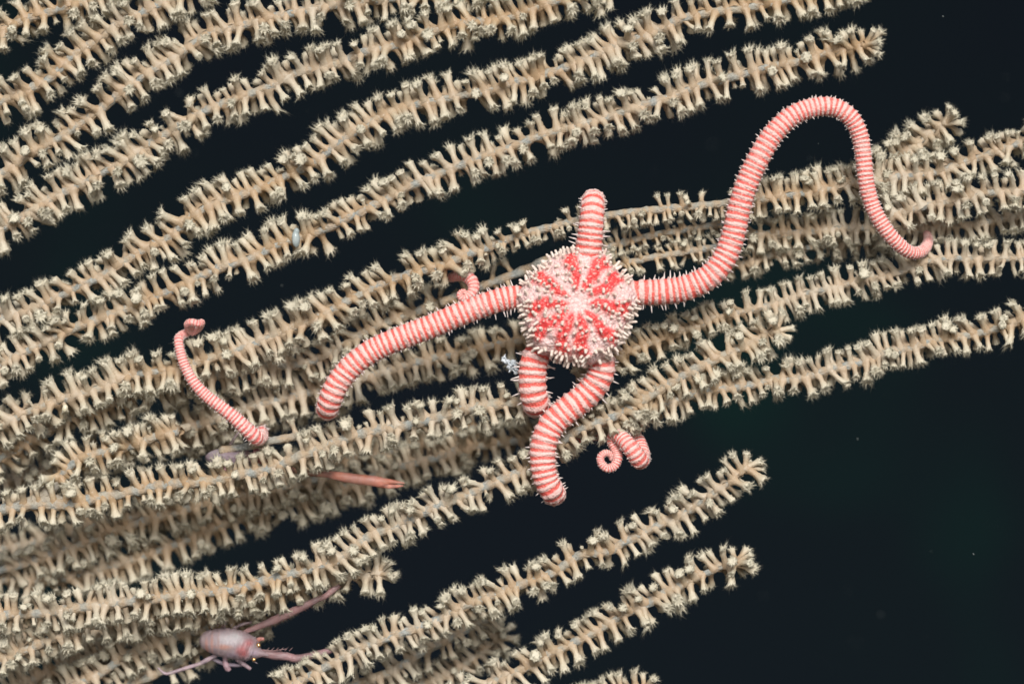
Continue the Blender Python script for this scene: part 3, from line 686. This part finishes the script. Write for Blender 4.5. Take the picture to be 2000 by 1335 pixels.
lobster('translucent lavender squat lobster with red patch and two gold eyes at the bottom left',
    [(398, 1250, 10), (404, 1250, 4), (416, 1251, -2), (434, 1253, -6), (452, 1256, -7), (470, 1260, -6), (484, 1265, -4), (494, 1269, -2), (502, 1273, -4), (512, 1276, -6), (524, 1279, -6)],
    [8, 20, 26, 31, 32, 31, 28, 24, 15, 7, 1.5],
    [([(470, 1238, 8, 4), (486, 1230, 0, 5), (512, 1220, -8, 7), (540, 1208, -16, 8.5), (566, 1196, -24, 8.5), (592, 1184, -34, 7.5), (618, 1171, -40, 6), (634, 1164, -42, 5.5), (650, 1152, -42, 6), (664, 1143, -40, 4)], PINK),
     ([(492, 1272, 6, 7), (515, 1275, 2, 8), (540, 1279, 0, 9), (562, 1281, 2, 8), (578, 1285, 4, 8), (606, 1280, 10, 7), (636, 1272, 16, 6.5), (666, 1262, 20, 5)], (.37, .21, .21)),
     ([(424, 1278, 8, 4), (404, 1288, 2, 5), (388, 1296, -6, 4), (362, 1304, -14, 4), (334, 1313, -20, 3.6), (322, 1314, -22, 3), (308, 1303, -22, 1.8)], (.38, .28, .31)),
     ([(416, 1286, 14, 4), (440, 1296, 12, 4), (468, 1298, 12, 4), (480, 1294, 14, 3)], (.34, .27, .33)),
     ([(440, 1280, 4, 5), (440, 1292, 0, 5.5), (444, 1303, -2, 6.5), (449, 1309, -2, 4)], (.40, .25, .28)),
     ([(462, 1286, 4, 5), (476, 1296, 2, 4.5), (490, 1306, 2, 3.5)], (.38, .26, .29)),
     ([(498, 1252, 0, 5), (508, 1247, -2, 4.5), (516, 1247, -2, 3)], SAL),
     ([(456, 1226, 6, 3.5), (474, 1218, 8, 3), (492, 1214, 10, 2.5)], LAV),
     ([(436, 1228, 6, 3), (434, 1212, 10, 2.5), (428, 1200, 14, 2)], PINK),
     ([(504, 1270, -4, 1.2), (530, 1270, -10, .9), (560, 1266, -14, .6)], PINK)],
    [(505, 1259, -12, 4.4), (496, 1287, -10, 4.2)],
    [(448, 1244, 30, 13, (.52, .47, .49)), (476, 1269, 13, 14, (.46, .05, .045)), (488, 1252, 10, 8, (.46, .10, .10)), (440, 1259, 18, 5, (.60, .26, .16)), (406, 1262, 4, 18, (.55, .22, .14)), (417, 1256, 3, 26, (.50, .26, .20)), (430, 1252, 2.5, 26, (.42, .30, .29)), (462, 1240, 14, 7, (.56, .53, .54)), (455, 1276, 14, 6, (.34, .26, .34)), (498, 1272, 9, 8, (.48, .38, .46))],
    LAV, 62, hairs)
lobster('half hidden pinkish squat lobster behind the forked branch holding out one salmon red claw',
    [(404, 892, 8), (416, 892, 0), (434, 892, -4), (456, 893, -4), (478, 894, -2), (494, 894, 4), (506, 894, 8)],
    [5, 14, 19, 20, 17, 11, 4],
    [([(486, 892, 6, 8), (520, 900, 4, 9), (560, 914, -2, 7), (596, 922, -8, 6), (624, 926, -12, 5), (640, 926, -16, 7), (660, 929, -20, 9), (690, 934, -22, 10), (724, 938, -22, 10.5), (744, 941, -22, 10), (762, 940, -22, 5.5), (790, 943, -22, 1.5)], (.52, .19, .125)),
     ([(738, 945, -20, 6), (762, 949, -20, 5), (788, 948, -20, 1.5)], (.62, .22, .15)),
     ([(496, 880, 4, 10), (512, 884, 2, 11), (526, 888, 4, 8)], (.55, .16, .17)),
     ([(440, 905, 4, 6), (440, 930, 2, 6), (446, 952, 4, 5), (452, 966, 8, 3.5)], (.55, .22, .26)),
     ([(450, 868, 6, 3.2), (460, 852, 2, 3), (468, 842, 2, 2.4)], LAV)],
    [], [(420, 880, 22, 14, (.52, .44, .48)), (500, 888, 16, 12, (.55, .14, .14))], (.33, .24, .275), 72, mat=M_LOB2)

# ------------------------------------------------------------------ little things on the coral
def blob_thing(name, label, cat, lobes, depth, mat, spk=0, fuzz=.05):
    base = P(lobes[0][0], lobes[0][1], depth); parts = []
    for (px, py, dd, rx, ry, rot) in lobes:
        nr, nt = 16, 24; al = np.linspace(.01, math.pi - .01, nr); th = np.linspace(0, 2 * math.pi, nt, endpoint=False)
        V = np.stack([np.sin(al)[:, None] * np.cos(th) * rx, -np.cos(al)[:, None] * min(rx, ry) * np.ones(nt), np.sin(al)[:, None] * np.sin(th) * ry], -1).reshape(-1, 3)
        V *= 1 + fuzz * rng.standard_normal((len(V), 1)); c, s = math.cos(rot), math.sin(rot)
        V = np.stack([c * V[:, 0] - s * V[:, 2], V[:, 1], s * V[:, 0] + c * V[:, 2]], 1) * S + P(px, py, depth + dd) - base
        parts.append((V, [grid_faces(nr, nt)], None, None))
        for q in range(spk):
            d = rng.normal(0, 1, 3); d[1] = -abs(d[1]); d /= np.linalg.norm(d); o = P(px, py, depth + dd) - base
            C = np.array([o + d * rx * .6 * S, o + d * rx * 1.2 * S + rng.normal(0, 1.5, 3) * S, o + d * rx * rng.uniform(1.4, 2.0) * S])
            V2, F2 = tube(C, np.array((2.2, 1.6, .6)) * S, 6); parts.append((V2, F2, None, None))
    V, F, _, _ = join(parts); o = obj(name, mesh(name, V, F, mat)); o.location = Vector(base); tag(o, label, cat)
blob_thing('sponge', 'small bluish white ragged sponge beside the left lower striped arm', 'sponge',
    [(1000, 716, 0, 9, 7, .5), (990, 706, 4, 6, 5, 0), (1009, 726, -2, 6, 4, .9), (984, 700, 8, 5, 4, 0), (1004, 708, 2, 5, 5, 0)], 40, M_WHITE, 5, .2)
blob_thing('sea_squirt', 'oval glassy grey sea squirt among polyps on the pale branch at left centre', 'sea squirt',
    [(578, 466, 0, 8, 17, .05), (579, 452, 1, 6, 7, 0)], -34, M_GLASSY, 0, .02)
blob_thing('sea_squirt', 'tiny cream egg shaped animal on the dense branch by the left edge', 'sea squirt',
    [(127, 797, 0, 5.5, 8, -.3)], -10, simple_material('cream_skin', (.50, .45, .32), (.66, .60, .45), 400, .3), 0, .02)

def marine_snow():
    parts = []
    tet = np.array([(1, 1, 1), (-1, -1, 1), (-1, 1, -1), (1, -1, -1)], float) * .6
    F = [np.array([(0, 1, 2), (0, 3, 1), (0, 2, 3), (1, 3, 2)])]
    for i in range(170):
        p = P(rng.uniform(-100, 2100), rng.uniform(-100, 1435), rng.uniform(60, 2200))
        parts.append((tet * S * rng.uniform(.8, 1.8, (1, 3)) * rng.choice([.7, 1, 1, 2]) + p, F, None, None))
    V, F2, _, _ = join(parts)
    o = obj('marine_snow', mesh('marine_snow', V, F2, simple_material('marine_snow', (.08, .09, .09), (.22, .25, .24), 300, .8)))
    tag(o, 'faint specks of marine snow drifting in the dark water', 'marine snow', kind='stuff')
marine_snow()
